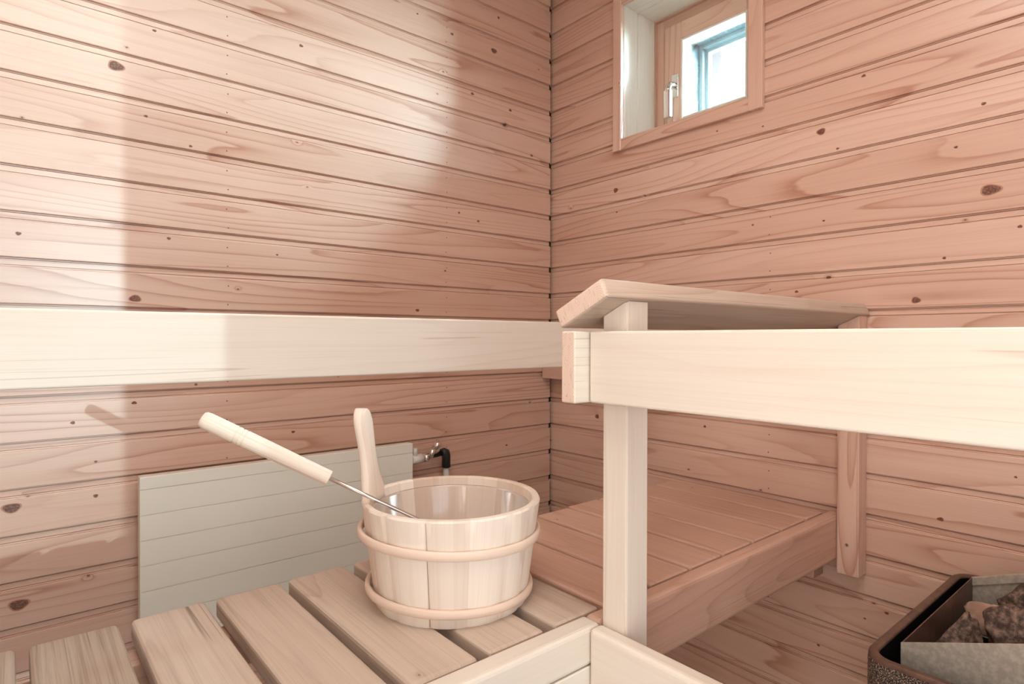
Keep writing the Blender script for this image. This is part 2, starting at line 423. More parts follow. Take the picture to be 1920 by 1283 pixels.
def clad_wall(name, along, other, a0, a1, inward, hole=None, z0=ZF, z1=ZT, nails=(), knots=()):
    """horizontal boards with wide shadow gaps. along: 0 = x, 1 = y; other: plane coordinate; inward: +1/-1"""
    bm = bmesh.new()
    uv, tl = layers(bm)
    def P(a, z, dep):
        p = [0, 0, z]; p[along] = a; p[1 - along] = other - inward * dep
        return p
    k0 = int(math.floor((z0 - ZC) / PITCH)); k1 = int(math.ceil((z1 - ZC) / PITCH))
    D, c, sl = 0.0060, 0.0016, 0.0009
    for k in range(k0, k1):
        zc = ZC + k * PITCH; zn = zc + PITCH
        g = GAP / 2
        i0 = 0.0022
        prof = [(zc - g, D), (zc - g + i0, D), (zc - g + i0, D * 1.8), (zc - g + i0 + sl, D * 1.8), (zc - g + i0 + sl, D),
                (zc + g - i0 - sl, D), (zc + g - i0 - sl, D * 1.8), (zc + g - i0, D * 1.8), (zc + g - i0, D), (zc + g, D), (zc + g + 0.0001, D * .2), (zc + g + 0.0006, 0.0005), (zc + g + c, 0.0),
                (zn - g - c, 0.0), (zn - g - 0.0006, 0.0005), (zn - g - 0.0001, D * .2), (zn - g, D)]
        ou, ov, tv = random.uniform(0, 60), random.uniform(0, 60), random.random()
        for (za, da), (zb, db) in zip(prof[:-1], prof[1:]):
            za2, zb2 = max(z0, min(z1, za)), max(z0, min(z1, zb))
            zb_flat = abs(zb - za) < 1e-9
            if zb2 - za2 < 1e-6 and not zb_flat: continue
            if zb_flat and not (z0 < za < z1): continue
            cuts = [za2, zb2]
            if hole:
                cuts += [h for h in hole[2:4] if za2 + 1e-6 < h < zb2 - 1e-6]
            cuts.sort()
            for ca, cb in zip(cuts[:-1], cuts[1:]):
                lerp = lambda z: da if zb == za else da + (db - da) * (z - za) / (zb - za)
                d1, d2 = (da, db) if zb_flat else (lerp(ca), lerp(cb))
                mid = (ca + cb) / 2
                spans = [(a0, a1)]
                if hole and hole[2] < mid < hole[3]:
                    spans = [(a0, hole[0]), (hole[1], a1)]
                for s0, s1 in spans:
                    vs = [bm.verts.new(P(s0, ca, d1)), bm.verts.new(P(s1, ca, d1)), bm.verts.new(P(s1, cb, d2)), bm.verts.new(P(s0, cb, d2))]
                    fc = bm.faces.new(vs); fc[tl] = tv
                    for l, (aa, zz) in zip(fc.loops, ((s0, ca), (s1, ca), (s1, cb), (s0, cb))):
                        l[uv].uv = (aa + ou, zz - zc + ov)
    for fc in bm.faces:
        pass
    bm.normal_update()
    want = Vector((0, 0, 0)); want[1 - along] = inward
    for fc in bm.faces:
        if fc.normal.dot(want) < -0.01: fc.normal_flip()
    # solid board backing behind the cladding
    b0, b1 = sorted((other - inward * 0.0145, other - inward * 0.045))
    def slab(s0, s1, q0, q1):
        lo = [0, 0, q0]; hi = [0, 0, q1]
        lo[along], hi[along] = s0, s1; lo[1 - along], hi[1 - along] = b0, b1
        plainbox(bm, lo, hi, 0, 1)
    s0, s1 = min(a0, a1) - 0.04, max(a0, a1) + 0.04
    if hole:
        h0, h1, h2, h3 = hole[0] - 0.019, hole[1] + 0.019, hole[2] - 0.019, hole[3] + 0.019
        slab(s0, h0, z0, z1); slab(h1, s1, z0, z1)
        if h2 > z0: slab(h0, h1, z0, h2)
        if h3 < z1: slab(h0, h1, h3, z1)
    else:
        slab(s0, s1, z0, z1)
    # nail heads
    for a, z in nails:
        c0 = Vector(P(a, z, -0.0003))
        vs = []
        for t in range(8):
            q = c0.copy(); q[along] += 0.0016 * cos(t * pi / 4); q.z += 0.0016 * sin(t * pi / 4)
            vs.append(bm.verts.new(q))
        fc = bm.faces.new(vs); fc.material_index = 2
        fc.normal_update()
        if fc.normal.dot(want) < 0: fc.normal_flip()
    # larger knots in the boards: a dark oval core inside a thin reddish ring
    for a, z, rad in knots:
        rad *= 0.62 if rad < 0.0062 else 0.95
        el = random.uniform(1.05, 1.5)
        for sc, dep, mi in ((1.22, -0.0002, 4), (1.0, -0.00035, 3)):
            vs = []
            for t in range(20):
                q = Vector(P(a, z, dep)); w = 1 + 0.10 * sin(3 * t * pi / 10 + a * 50)
                q[along] += rad * sc * el * w * cos(t * pi / 10); q.z += rad * sc * w * sin(t * pi / 10) * 0.92
                vs.append(bm.verts.new(q))
            fc = bm.faces.new(vs); fc.material_index = mi
            fc.normal_update()
            if fc.normal.dot(want) < 0: fc.normal_flip()
    return tag(obj(name, bm, [MW['wall'], M_DARK, M_NAIL, M_KNOT, M_KNOTR]), kind='structure')

def nailcol(a):
    out = []
    for k in range(-3, 15):
        z = ZC + k * PITCH
        out.append((a + random.uniform(-.002, .002), z + 0.020)); 
        out.append((a + random.uniform(-.002, .002), z + 0.062))
    return out

clad_wall('wall_left', 0, 0.0, XL, -0.0085, -1, nails=nailcol(-1.009) + nailcol(-0.42) + nailcol(-1.6), knots=KNOTS_L)
clad_wall('wall_right', 1, 0.0, YB, 0.012, -1, hole=(WY0, WY1, WZ0, WZ1), nails=nailcol(-0.747)[:22] + nailcol(-1.33), knots=KNOTS_R)
clad_wall('wall_front', 0, YB, XL, 0.0, 1, hole=(DX0, DX1, ZF, DZ1))
clad_wall('wall_side', 1, XL, YB, 0.0, 1, hole=(-2.30, -1.55, ZF + 0.0, DZ1))  # opening cut to let in the added side fill lamp

bm = bmesh.new()
n = 14
w_ = 0.10
y = YB - 0.05
while y < 0.05:
    box(bm, (XL - 0.05, y, ZT), (0.05, y + w_ - 0.004, ZT + 0.02), 0.002, 1, 0, 1)
    y += w_
plainbox(bm, (XL - 0.05, YB - 0.05, ZT + 0.02), (0.05, 0.05, ZT + 0.05), 0, 2)
tag(obj('ceiling', bm, [MW['wall'], ENDW['wall'], M_DARK]), kind='structure')
bm = bmesh.new()
plainbox(bm, (XL - 0.05, YB - 0.05, ZF - 0.05), (0.05, 0.05, ZF))
tag(obj('floor', bm, M_TILE), kind='structure')

# glazed door behind the camera
dr = empty('door_1', ((DX0 + DX1) / 2, YB - 0.02, ZF), kind='structure')
bm = bmesh.new()
for lo, hi, ax in (((DX0, YB - 0.06, ZF), (DX0 + 0.04, YB, DZ1), 2), ((DX1 - 0.005, YB - 0.06, ZF), (DX1, YB, DZ1), 2), ((DX0 + 0.04, YB - 0.06, DZ1 - 0.04), (DX1 - 0.005, YB, DZ1), 0)):
    box(bm, lo, hi, 0, 1, ax)
obj('door_frame', bm, [MW['rail'], ENDW['rail']], dr)
bm = bmesh.new()
plainbox(bm, (DX0 + 0.04, YB - 0.034, ZF + 0.005), (DX1 - 0.005, YB - 0.026, DZ1 - 0.045))
obj('door_pane', bm, M_GLASS, dr)

gp = empty('side_fill_opening', (XL - 0.02, -1.925, ZF), kind='structure')  # made-up side glazing, added so the fill lamp behind it shines in
bm = bmesh.new()
for lo, hi, ax in (((XL - 0.06, -2.30, ZF), (XL, -2.27, DZ1), 2), ((XL - 0.06, -1.58, ZF), (XL, -1.55, DZ1), 2), ((XL - 0.06, -2.27, DZ1 - 0.03), (XL, -1.58, DZ1), 1)):
    box(bm, lo, hi, 0, 1, ax)
obj('window_frame', bm, [MW['rail'], ENDW['rail']], gp)
bm = bmesh.new()
plainbox(bm, (XL - 0.034, -2.27, ZF + 0.005), (XL - 0.026, -1.58, DZ1 - 0.035))
obj('window_pane', bm, M_GLASS, gp)

# unseen ceiling panel, made up to house the overhead fill lamp
cl = empty('overhead_fill_panel', (-1.25, -1.35, 1.20), 'unseen square fill lamp panel added on the ceiling above the bench', 'lamp')
bm = bmesh.new(); plainbox(bm, (-1.71, -1.81, 1.215), (-0.79, -0.89, 1.25), 0.004); obj('housing', bm, M_PLAST, cl)
bm = bmesh.new(); plainbox(bm, (-1.69, -1.79, 1.205), (-0.81, -0.91, 1.2149), 0.002); obj('diffuser', bm, M_LAMP, cl)

# ------------------------------------------------------------------ window
wn = empty('window_1', (0.0, -0.5, WZ0), kind='structure')
bm = bmesh.new()     # casing boards on the wall
box(bm, (-0.014, WY1, WZ0 - 0.034), (0.0, WY1 + 0.030, WZ1 + 0.034), 0.0015, 1, 2, 0)
box(bm, (-0.014, WY0 - 0.036, WZ0 - 0.034), (0.0, WY0, WZ1 + 0.034), 0.0015, 1, 2, 0)
box(bm, (-0.013, WY0, WZ0 - 0.034), (0.0, WY1, WZ0), 0.0015, 1, 1, 0)
box(bm, (-0.013, WY0, WZ1), (0.0, WY1, WZ1 + 0.034), 0.0015, 1, 1, 0)
obj('window_trim', bm, [MW['wall'], ENDW['wall']], wn)
def ring_frame(bm, x0, x1, y0, y1, z0, z1, w, bev=0.0015, wz=None):
    wz = wz or w
    box(bm, (x0, y1 - w, z0), (x1, y1, z1), bev, 1, 2, 0)
    box(bm, (x0, y0, z0), (x1, y0 + w, z1), bev, 1, 2, 0)
    box(bm, (x0, y0 + w, z0), (x1, y1 - w, z0 + wz), bev, 1, 1, 0)
    box(bm, (x0, y0 + w, z1 - wz), (x1, y1 - w, z1), bev, 1, 1, 0)
bm = bmesh.new(); ring_frame(bm, 0.0, 0.0645, WY0 - 0.018, WY1 + 0.018, WZ0 - 0.018, WZ1 + 0.018, 0.018); obj('window_liner', bm, [MW['rail'], ENDW['rail']], wn)
bm = bmesh.new(); ring_frame(bm, 0.0665, 0.1485, WY0 - 0.018, WY1 + 0.018, WZ0 - 0.018, WZ1 + 0.018, 0.0175); obj('window_frame', bm, [MW['rail'], ENDW['rail']], wn)
bm = bmesh.new(); ring_frame(bm, 0.160, 0.200, WY0 - 0.018, WY1 + 0.018, WZ0 - 0.018, WZ1 + 0.018, 0.047); ring_frame(bm, 0.1485, 0.160, WY0 - 0.018, WY1 + 0.018, WZ0 - 0.018, WZ1 + 0.018, 0.02, 0.0)
obj('frame_rebate', bm, [MW['brown'], ENDW['brown']], wn)
bm = bmesh.new(); ring_frame(bm, 0.150, 0.158, -0.663, -0.337, 0.603, 0.945, 0.058, 0.002, 0.052); ring_frame(bm, 0.158, 0.198, -0.655, -0.345, 0.612, 0.937, 0.048, 0.0, 0.042)
sash = obj('window_sash', bm, [MW['wall'], ENDW['wall']], wn)
bm = bmesh.new(); ring_frame(bm, 0.1500, 0.197, -0.606, -0.394, 0.654, 0.894, 0.007, 0.002); obj('glazing_bead', bm, [MW['rail'], ENDW['rail']], wn)
bm = bmesh.new(); plainbox(bm, (0.172, -0.606, 0.654), (0.176, -0.394, 0.894)); obj('window_pane', bm, M_GLASS, wn)
bm = bmesh.new()
ring_frame(bm, 0.198, 0.300, -0.75, -0.25, 0.53, 1.03, 0.1355, 0.0, 0.120)
obj('window_reveal', bm, [M_REVEAL, M_REVEAL], wn)
bm = bmesh.new(); ring_frame(bm, 0.262, 0.278, -0.6145, -0.3855, 0.650, 0.910, 0.012, 0.001); ring_frame(bm, 0.278, 0.298, -0.6145, -0.3855, 0.650, 0.910, 0.022, 0.001)
obj('outer_frame', bm, [M_OUTF, M_OUTF], wn)
bm = bmesh.new(); plainbox(bm, (0.285, -0.5925, 0.672), (0.288, -0.4075, 0.888)); obj('outer_pane', bm, M_GLASS, wn)
# outer wall body around the reveal, keeps the daylight out
bm = bmesh.new()
for lo, hi in (((0.05, -0.28, 0.45), (0.30, -0.1, 1.1)), ((0.05, -0.9, 0.45), (0.30, -0.72, 1.1)), ((0.05, -0.72, 0.45), (0.30, -0.28, 0.565)), ((0.05, -0.72, 0.997), (0.30, -0.28, 1.1))):
    plainbox(bm, lo, hi)
obj('wall_core', bm, M_DARK, wn)
# handle on the sash stile
bm = bmesh.new()
plainbox(bm, (0.1440, -0.389, 0.722), (0.1500, -0.366, 0.792), 0.002)
hd = obj('window_handle', bm, M_CHROME, wn)
bm = bmesh.new()
tube(bm, [(0.146, -0.379, 0.757), (0.132, -0.379, 0.757), (0.122, -0.379, 0.755), (0.114, -0.379, 0.748), (0.110, -0.379, 0.738), (0.109, -0.379, 0.728)], 0.0085, 12)
obj('neck', bm, M_CHROME, hd, True)
bm = bmesh.new(); plainbox(bm, (0.1015, -0.390, 0.652), (0.1165, -0.368, 0.735), 0.003); obj('grip', bm, M_CHROME, hd)

# ------------------------------------------------------------------ bench
ZS = -0.375
bench = empty('sauna_bench', (-1.1, -0.70, ZF), 'wide slatted wooden bench carrying the bucket, running from the left edge to the window wall', 'bench')
lefts = [(-1.4745, -1.3815), (-1.3690, -1.2775), (-1.2635, -1.1740), (-1.1600, -1.0700), (-1.0560, -0.9640), (-0.9480, -0.8600), (-0.8400, -0.7560),
         (-0.7450, -0.6430), (-0.6375, -0.5370), (-0.5310, -0.4380), (-0.4320, -0.3360), (-0.3300, -0.2260), (-0.2200, -0.1180), (-0.1120, -0.0350)]
x = -1.4745 - 0.012
while x - 0.092 > XL + 0.01:
    lefts.insert(0, (x - 0.092, x)); x -= 0.104
for a, b in lefts:
    vis = a > -1.40
    y0 = -0.511 + random.uniform(-.003, .003)
    if a > -0.5: y0 = -0.502
    key = 'grey' if a < -1.30 else ('brown' if a > -0.76 else 'bench')
    bv = 0.0065 if a < -0.97 else 0.0045
    t = 0.35 + random.random() * 0.45
    beam('slat', (a + (0.001 if a > -0.76 else 0.0), -0.8855, ZS - 0.028), (b - (0.001 if a > -0.76 else 0.0), y0, ZS), 1, key, bench, bv, t)
beam('front_beam', (XL + 0.002, -0.9185, ZS - 0.050), (-0.7885, -0.8875, ZS), 0, 'rail', bench, 0.006, 0.3)
beam('front_beam', (-0.7880, -0.9165, ZS - 0.095), (-0.004, -0.8875, ZS), 0, 'brown', bench, 0.007, 0.5)
beam('fascia_board', (XL + 0.002, -0.9180, ZS - 0.20), (-0.7900, -0.8875, ZS - 0.0508), 0, 'rail', bench, 0.002, 0.6)
beam('side_beam', (-0.8125, -2.0, ZS - 0.13), (-0.7885, -0.9190, ZS), 1, 'rail', bench, 0.006, 0.5)
beam('rear_beam', (XL + 0.002, -0.585, ZS - 0.075), (-0.004, -0.545, ZS - 0.0285), 0, 'brown', bench, 0.003, 0.3)
beam('wall_ledger', (-0.080, -0.8865, ZS - 0.135), (-0.034, -0.60, ZS - 0.0285), 1, 'brown', bench, 0.002, 0.4)
beam('wall_ledger', (-0.0335, -0.865, ZS - 0.135), (-0.001, -0.60, ZS - 0.0285), 1, 'brown', bench, 0.002, 0.4)

# ------------------------------------------------------------------ back rail along the left wall
br = empty('backrest_rail', (-1.1, -0.496, -0.13), 'long pale horizontal backrest board in front of the left wall, above the radiator', 'rail')
beam('rail_board', (XL + 0.001, -0.510, -0.0635), (-0.001, -0.482, 0.0355), 0, 'rail', br, 0.003, 0.6)
beam('wall_bracket', (-0.045, -0.60, -0.131), (-0.001, -0.001, -0.064), 1, 'wall', br, 0.002, 0.4)
beam('wall_bracket', (XL + 0.001, -0.60, -0.131), (XL + 0.045, -0.001, -0.064), 1, 'wall', br, 0.002, 0.4)

# ------------------------------------------------------------------ guard railing at the stove
gr = empty('guard_railing', (-0.766, -0.939, ZF), 'pale wooden guard railing on a square post, with a thick board in the right foreground', 'railing')
def post(name, x0, x1, y0, y1, zb, key, zt=None, tint=0.5):
    """square post whose top is cut to the slope of the headrest board"""
    bm = bmesh.new()
    layers(bm)
    box(bm, (x0, y0, zb), (x1, y1, 0.0), 0.0, 1, 2, 1, tint)
    zq = lambda y: 0.0120 + (-0.885 - y) * 0.4756 - 0.0006
    for v in bm.verts:
        if v.co.z > -0.001: v.co.z = zq(v.co.y)
    bmesh.ops.bevel(bm, geom=[e for e in bm.edges if abs(e.verts[0].co.x - e.verts[1].co.x) < 1e-6 and abs(e.verts[0].co.y - e.verts[1].co.y) < 1e-6], offset=0.003, segments=2, affect='EDGES')
    grain(bm, list(bm.faces), 2, 1, Vector(((x0 + x1) / 2, (y0 + y1) / 2, 0)), tint)
    return obj(name, bm, [MW[key], ENDW[key]], gr)
post('post', -0.788, -0.743, -0.960, -0.919, ZF, 'rail')
wp = post('wall_post', -0.045, -0.001, -0.960, -0.9175, -0.494, 'wall', tint=0.9)
bm = bmesh.new()
def disc(bm, c, n, rad, h, mat=0, seg=14):
    c = Vector(c); n = Vector(n).normalized()
    return tube(bm, [c, c + n * h], rad, seg, mat)
disc(bm, (-0.045, -0.938, -0.431), (-1, 0, 0), 0.004, 0.0012)
disc(bm, (-0.0461, -0.938, -0.431), (-1, 0, 0), 0.0014, 0.0004, 1)
obj('screw', bm, [M_STEEL, M_BLACK], wp)
beam('rail_board', (-0.8165, -2.2, -0.0825), (-0.7885, -0.9225, 0.0090), 1, 'rail', gr, 0.003, 0.35)
beam('cross_board', (-0.8415, -0.9205, -0.0825), (-0.002, -0.8965, 0.0090), 0, 'rail', gr, 0.0025, 0.3)
# the tilted headrest board
bm = bmesh.new()
L0, L1 = -0.832, -0.001
box(bm, (L0, -0.045, 0.0), (L1, 0.045, 0.0265), 0.004, 3, 0, 1, 0.2)
ang = -math.atan(0.4756)
rot = Matrix.Rotation(ang, 4, 'X')
for v in bm.verts:
    q = rot @ v.co
    v.co = Vector((q.x, q.y + (-0.926), q.z + 0.0120 + 0.041 * 0.4756))
obj('headrest_board', bm, [MW['bench'], ENDW['rail']], gr)

# ------------------------------------------------------------------ radiator and its valve
ra = empty('radiator', (-0.873, -0.05, -0.60), 'flat white panel radiator on the left wall behind the bench', 'radiator')
bm = bmesh.new()
lines = [-0.307, -0.359, -0.410, -0.461, -0.513, -0.565, -0.617]
rx0, rx1, rz0, rz1 = -1.1865, -0.560, -0.66, -0.281
zs = [rz0] + sorted(lines) + [rz1]
plainbox(bm, (rx0, -0.048, rz0), (rx1, -0.024, rz1), 0.0015)
for a, b in zip(zs[:-1], zs[1:]):
    plainbox(bm, (rx0 + 0.0002, -0.0500, a + 0.0006), (rx1 - 0.0002, -0.0482, b - 0.0006), 0.0006, 0, 1)
obj('panel', bm, M_WHITE, ra)
for xx in (-1.08, -0.66):
    bm = bmesh.new()
    plainbox(bm, (xx - 0.02, -0.0235, -0.62), (xx + 0.02, -0.0005, -0.32), 0.001)
    obj('bracket', bm, M_PLAST, ra)
# positions measured along the wall, y = -0.05
yv = -0.040
bm = bmesh.new()
tube(bm, [(-0.5595, yv, -0.3270), (-0.5255, yv, -0.3270)], 0.0125, 20)
v1 = obj('valve_body', bm, M_PLAST, ra)
bm = bmesh.new(); tube(bm, [(-0.548, yv - 0.002, -0.318), (-0.548, yv - 0.002, -0.297)], 0.006, 14); obj('bleed_screw', bm, M_PLAST, v1)
bm = bmesh.new()
tube(bm, [(-0.5255, yv, -0.327), (-0.520, yv, -0.327), (-0.5199, yv, -0.327), (-0.510, yv, -0.327), (-0.5099, yv, -0.327), (-0.462, yv, -0.321)], [0.0105, 0.0105, 0.0125, 0.0125, 0.0075, 0.0075], 14)
tube(bm, [(-0.500, yv, -0.327), (-0.492, yv - 0.006, -0.305)], 0.0085, 14)
tube(bm, [(-0.493, yv - 0.005, -0.308), (-0.478, yv - 0.014, -0.286)], [0.0075, 0.010], 14)
obj('chrome_fitting', bm, M_CHROME, v1)
bm = bmesh.new()
tube(bm, [(-0.463, yv, -0.320), (-0.4535, yv, -0.319), (-0.449, yv, -0.321), (-0.447, yv, -0.328), (-0.447, yv, -0.362)], [0.0105, 0.012, 0.0125, 0.012, 0.0125], 16)
obj('elbow', bm, M_BLACK, v1)
bm = bmesh.new()
tube(bm, [(-0.447, yv, -0.360), (-0.447, yv, -1.099)], 0.0085, 16)
obj('pipe', bm, M_GREYP, ra)

# ------------------------------------------------------------------ bucket
BX, BY = -0.889, -0.718
ZR = -0.230
RB, RT = 0.109, 0.130
bk = empty('water_bucket', (BX, BY, ZS), 'pale wooden stave sauna bucket with two bentwood hoops, standing on the bench slats', 'bucket')
bm = bmesh.new()
uv, tl = layers(bm)
SEG = 168
NS = 14
seam_phi = math.radians(221)
th = 0.0125
prof = [(RB, ZS + 0.0), (RB + 0.0006, ZS + 0.0015), (RT - 0.001, ZR - 0.003), (RT - 0.003, ZR - 0.0005), (RT - th + 0.003, ZR), (RT - th, ZR - 0.002), (RB - th + 0.001, ZS + 0.012), (0.0005, ZS + 0.012)]
# add intermediate rows
p2 = [prof[0], prof[1]]
for i in range(1, 7):
    t = i / 7; p2.append((prof[1][0] + (prof[2][0] - prof[1][0]) * t, prof[1][1] + (prof[2][1] - prof[1][1]) * t))
p2 += prof[2:]
stave_edges = sorted([0] + [2 * pi * (i + random.uniform(-.16, .16)) / NS for i in range(1, NS)])
def stave(phi):
    q = (phi - seam_phi) % (2 * pi)
    k = max(i for i, e in enumerate(stave_edges) if e <= q + 1e-9)
    return k
offs = [(random.uniform(0, 40), random.uniform(0, 40), random.random()) for _ in range(NS)]
rings_, fs = lathe(bm, p2, BX, BY, SEG)
for k in range(SEG):       # flat staves: pull outer verts a touch towards a chord
    phi = 2 * pi * k / SEG
    q = (phi - seam_phi) % (2 * pi)
    s_ = stave(phi); e0 = stave_edges[s_]; e1 = stave_edges[s_ + 1] if s_ + 1 < NS else 2 * pi
    tt = (q - e0) / (e1 - e0)
    dr_ = (0.0012 * (4 * tt * (1 - tt)) ) - 0.0012
    if min(q - e0, e1 - q) < 2 * pi / SEG * 0.6: dr_ -= 0.0008
    for rg in rings_[:len(p2) - 5]:
        v = rg[k].co; v.x += cos(phi) * dr_; v.y += sin(phi) * dr_
for fc, i, k in fs:
    phi = 2 * pi * (k + 0.5) / SEG
    o_ = offs[stave(phi)]
    fc[tl] = o_[2]
    for l in fc.loops:
        c_ = l.vert.co
        ph = math.atan2(c_.y - BY, c_.x - BX)
        l[uv].uv = (c_.z + o_[0] + math.hypot(c_.x - BX, c_.y - BY) * (0.5 if i >= len(p2) - 2 else 0.0), ((ph - phi + pi) % (2 * pi) - pi + phi) * 0.12 + o_[1])
bot = bm.faces.new(rings_[0][::-1])
bm.faces.new(rings_[-1])
bmesh.ops.recalc_face_normals(bm, faces=bm.faces)
# one open seam at the front
for dphi, w in ((0.0, 0.0008),):
    ph = seam_phi
    tg = Vector((-sin(ph), cos(ph), 0)); nr = Vector((cos(ph), sin(ph), 0))
    a = Vector((BX, BY, 0)) + nr * (RB + 0.0001) + Vector((0, 0, ZS + 0.002)); b = Vector((BX, BY, 0)) + nr * (RT - 0.0007) + Vector((0, 0, ZR - 0.003))
    vs = [bm.verts.new(a - tg * w / 2), bm.verts.new(a + tg * w / 2), bm.verts.new(b + tg * w / 3), bm.verts.new(b - tg * w / 3)]
    fc = bm.faces.new(vs); fc.material_index = 1
for fc in bm.faces:
    fc.smooth = True
staves = obj('staves', bm, [MW['bucket'], M_SEAM], bk)
m_ = staves.modifiers.new('edges', 'EDGE_SPLIT'); m_.split_angle = math.radians(35)

def hoop(zc, rx, tilt_dir, tilt, lift, h, w, key):
    """a bent wooden band, oval in section, slightly loose on one side"""
    bm = bmesh.new(); uv, tl = layers(bm)
    n = 128; m = 12
    rg = []
    dx, dy = cos(tilt_dir), sin(tilt_dir)
    for k in range(n):
        a = 2 * pi * k / n
        rr = rx + lift * max(0, cos(a - tilt_dir)) ** 3
        z = zc + tilt * rr * cos(a - tilt_dir)
        row = []
        for j in range(m):
            b = 2 * pi * j / m
            ce, se = cos(b), sin(b)
            q = rr + w * (abs(ce) ** 0.8) * (1 if ce > 0 else -1)
            row.append(bm.verts.new((BX + q * cos(a), BY + q * sin(a), z + h * (abs(se) ** 0.7) * (1 if se > 0 else -1))))
        rg.append(row)
    for k in range(n):
        for j in range(m):
            fc = bm.faces.new((rg[k][j], rg[(k + 1) % n][j], rg[(k + 1) % n][(j + 1) % m], rg[k][(j + 1) % m]))
            fc.smooth = True; fc[tl] = 0.5
            for l, (kk, jj) in zip(fc.loops, ((k, j), (k + 1, j), (k + 1, j + 1), (k, j + 1))):
                l[uv].uv = (kk / n * 0.8 + zc * 10, jj / m * 0.03 + zc)
    bmesh.ops.recalc_face_normals(bm, faces=bm.faces)
    return obj('hoop', bm, MW[key], bk)
hoop(-0.2760, 0.1262, math.radians(150), 0.030, 0.005, 0.0064, 0.0036, 'hoop')
hoop(-0.3545, 0.1150, math.radians(150), 0.030, 0.0055, 0.0060, 0.0038, 'hoop')
# grip: one long stave rising above the rim
hp = math.radians(128)
nr = Vector((cos(hp), sin(hp), 0)); tg = Vector((-sin(hp), cos(hp), 0))
bm = bmesh.new(); uv, tl = layers(bm)
lean = 0.13
rows = []
prf = [(0.000, 0.0290), (0.012, 0.0285), (0.030, 0.0230), (0.050, 0.0182), (0.070, 0.0158), (0.090, 0.0154), (0.108, 0.0166), (0.124, 0.0182), (0.138, 0.0188), (0.149, 0.0178), (0.157, 0.0150), (0.163, 0.0105), (0.1665, 0.004)]
zb = ZR - 0.016
prf = [(q * 0.835, w * 1.16) for q, w in prf]
for q, w in prf:
    base = Vector((BX, BY, zb + q)) + nr * (RT - 0.0065 + q * lean + 0.002 * (q / .14) ** 2)
    t2 = 0.0090
    row = []
    for j in range(20):
        b = 2 * pi * j / 20
        ce, se = cos(b), sin(b)
        ax_ = w * (abs(ce) ** 0.55) * (1 if ce > 0 else -1)
        ay_ = t2 * (abs(se) ** 0.75) * (1 if se > 0 else -1)
        # follow the curve of the rim near the base
        sag = -(ax_ ** 2) / (2 * RT) * max(0, 1 - q / 0.06)
        row.append(bm.verts.new(base + tg * ax_ + nr * (ay_ + sag)))
    rows.append((row, q))
for (ra_, qa), (rb_, qb) in zip(rows[:-1], rows[1:]):
    for j in range(20):
        fc = bm.faces.new((ra_[j], ra_[(j + 1) % 20], rb_[(j + 1) % 20], rb_[j])); fc.smooth = True; fc[tl] = 0.6
        for l, (qq, jj) in zip(fc.loops, ((qa, j), (qa, j + 1), (qb, j + 1), (qb, j))):
            l[uv].uv = (qq + 3.1, cos(2 * pi * jj / 20) * 0.017 + 5.2)
for rw in (rows[0][0], rows[-1][0]):
    fc = bm.faces.new(rw)
bmesh.ops.recalc_face_normals(bm, faces=bm.faces)
obj('grip', bm, MW['handle'], bk)
# thin clear plastic liner
bm = bmesh.new()
_, fs = lathe(bm, [(RT - th - 0.0032, ZR - 0.013), (RT - th - 0.0042, ZR - 0.0125), (RT - th - 0.0048, ZR - 0.016), (RB - th - 0.004, ZS + 0.018), (0.002, ZS + 0.016)], BX, BY, 96)
bmesh.ops.recalc_face_normals(bm, faces=bm.faces)
obj('liner', bm, M_LINER, bk)

# ------------------------------------------------------------------ ladle
CAMP = Vector((-1.386, -1.448, 0.0))
def ray(px, py):
    return (r2 * ((px - 960) / 1125.2) + u2 * (-(py - 641.5) / 1125.2) + f)
A_ = Vector((-1.003, -0.689, -0.221))     # rod lying over the left rim
B_ = Vector((-0.955, -0.712, -0.250))     # lower down inside the bucket
ld = empty('ladle', A_, 'wooden handled steel ladle leaning out of the bucket over its left rim', 'ladle')
dirv = (A_ - B_).normalized()
def at_(t): return A_ + dirv * t
T_J, T_E = 0.0634, 0.2440
bm = bmesh.new()
tube(bm, [at_(-0.190), at_(-0.10), at_(0), at_(T_J + 0.012)], 0.0029, 14)
obj('rod', bm, M_STEEL, ld)
bm = bmesh.new()
def hr(t):      # radius along the turned grip, 0 at the rod end
    base = 0.0100 + 0.0013 * min(1, t / 0.13)
    return base
tt = [0.0, 0.001, 0.003, 0.03, 0.06, 0.09, 0.12, 0.134, 0.1345, 0.1355, 0.136, 0.1405, 0.141, 0.142, 0.1425, 0.147, 0.1475, 0.1485, 0.149, 0.17, 0.19, 0.196, 0.199, 0.200]
rr_ = []
for t in tt:
    q = hr(t)
    if t in (0.0,): q -= 0.0015
    if t in (0.1345, 0.1355, 0.141, 0.142, 0.1475, 0.1485): q -= 0.0008
    if t == 0.196: q -= 0.0006
    if t == 0.199: q -= 0.0025
    if t == 0.200: q -= 0.0060
    rr_.append(q)
LEN = T_E - T_J
tube(bm, [at_(T_J + t * LEN / 0.2) for t in tt], rr_, 28)
hnd = obj('handle', bm, MW['handle'], ld)
m_ = hnd.modifiers.new('edges', 'EDGE_SPLIT'); m_.split_angle = math.radians(40)
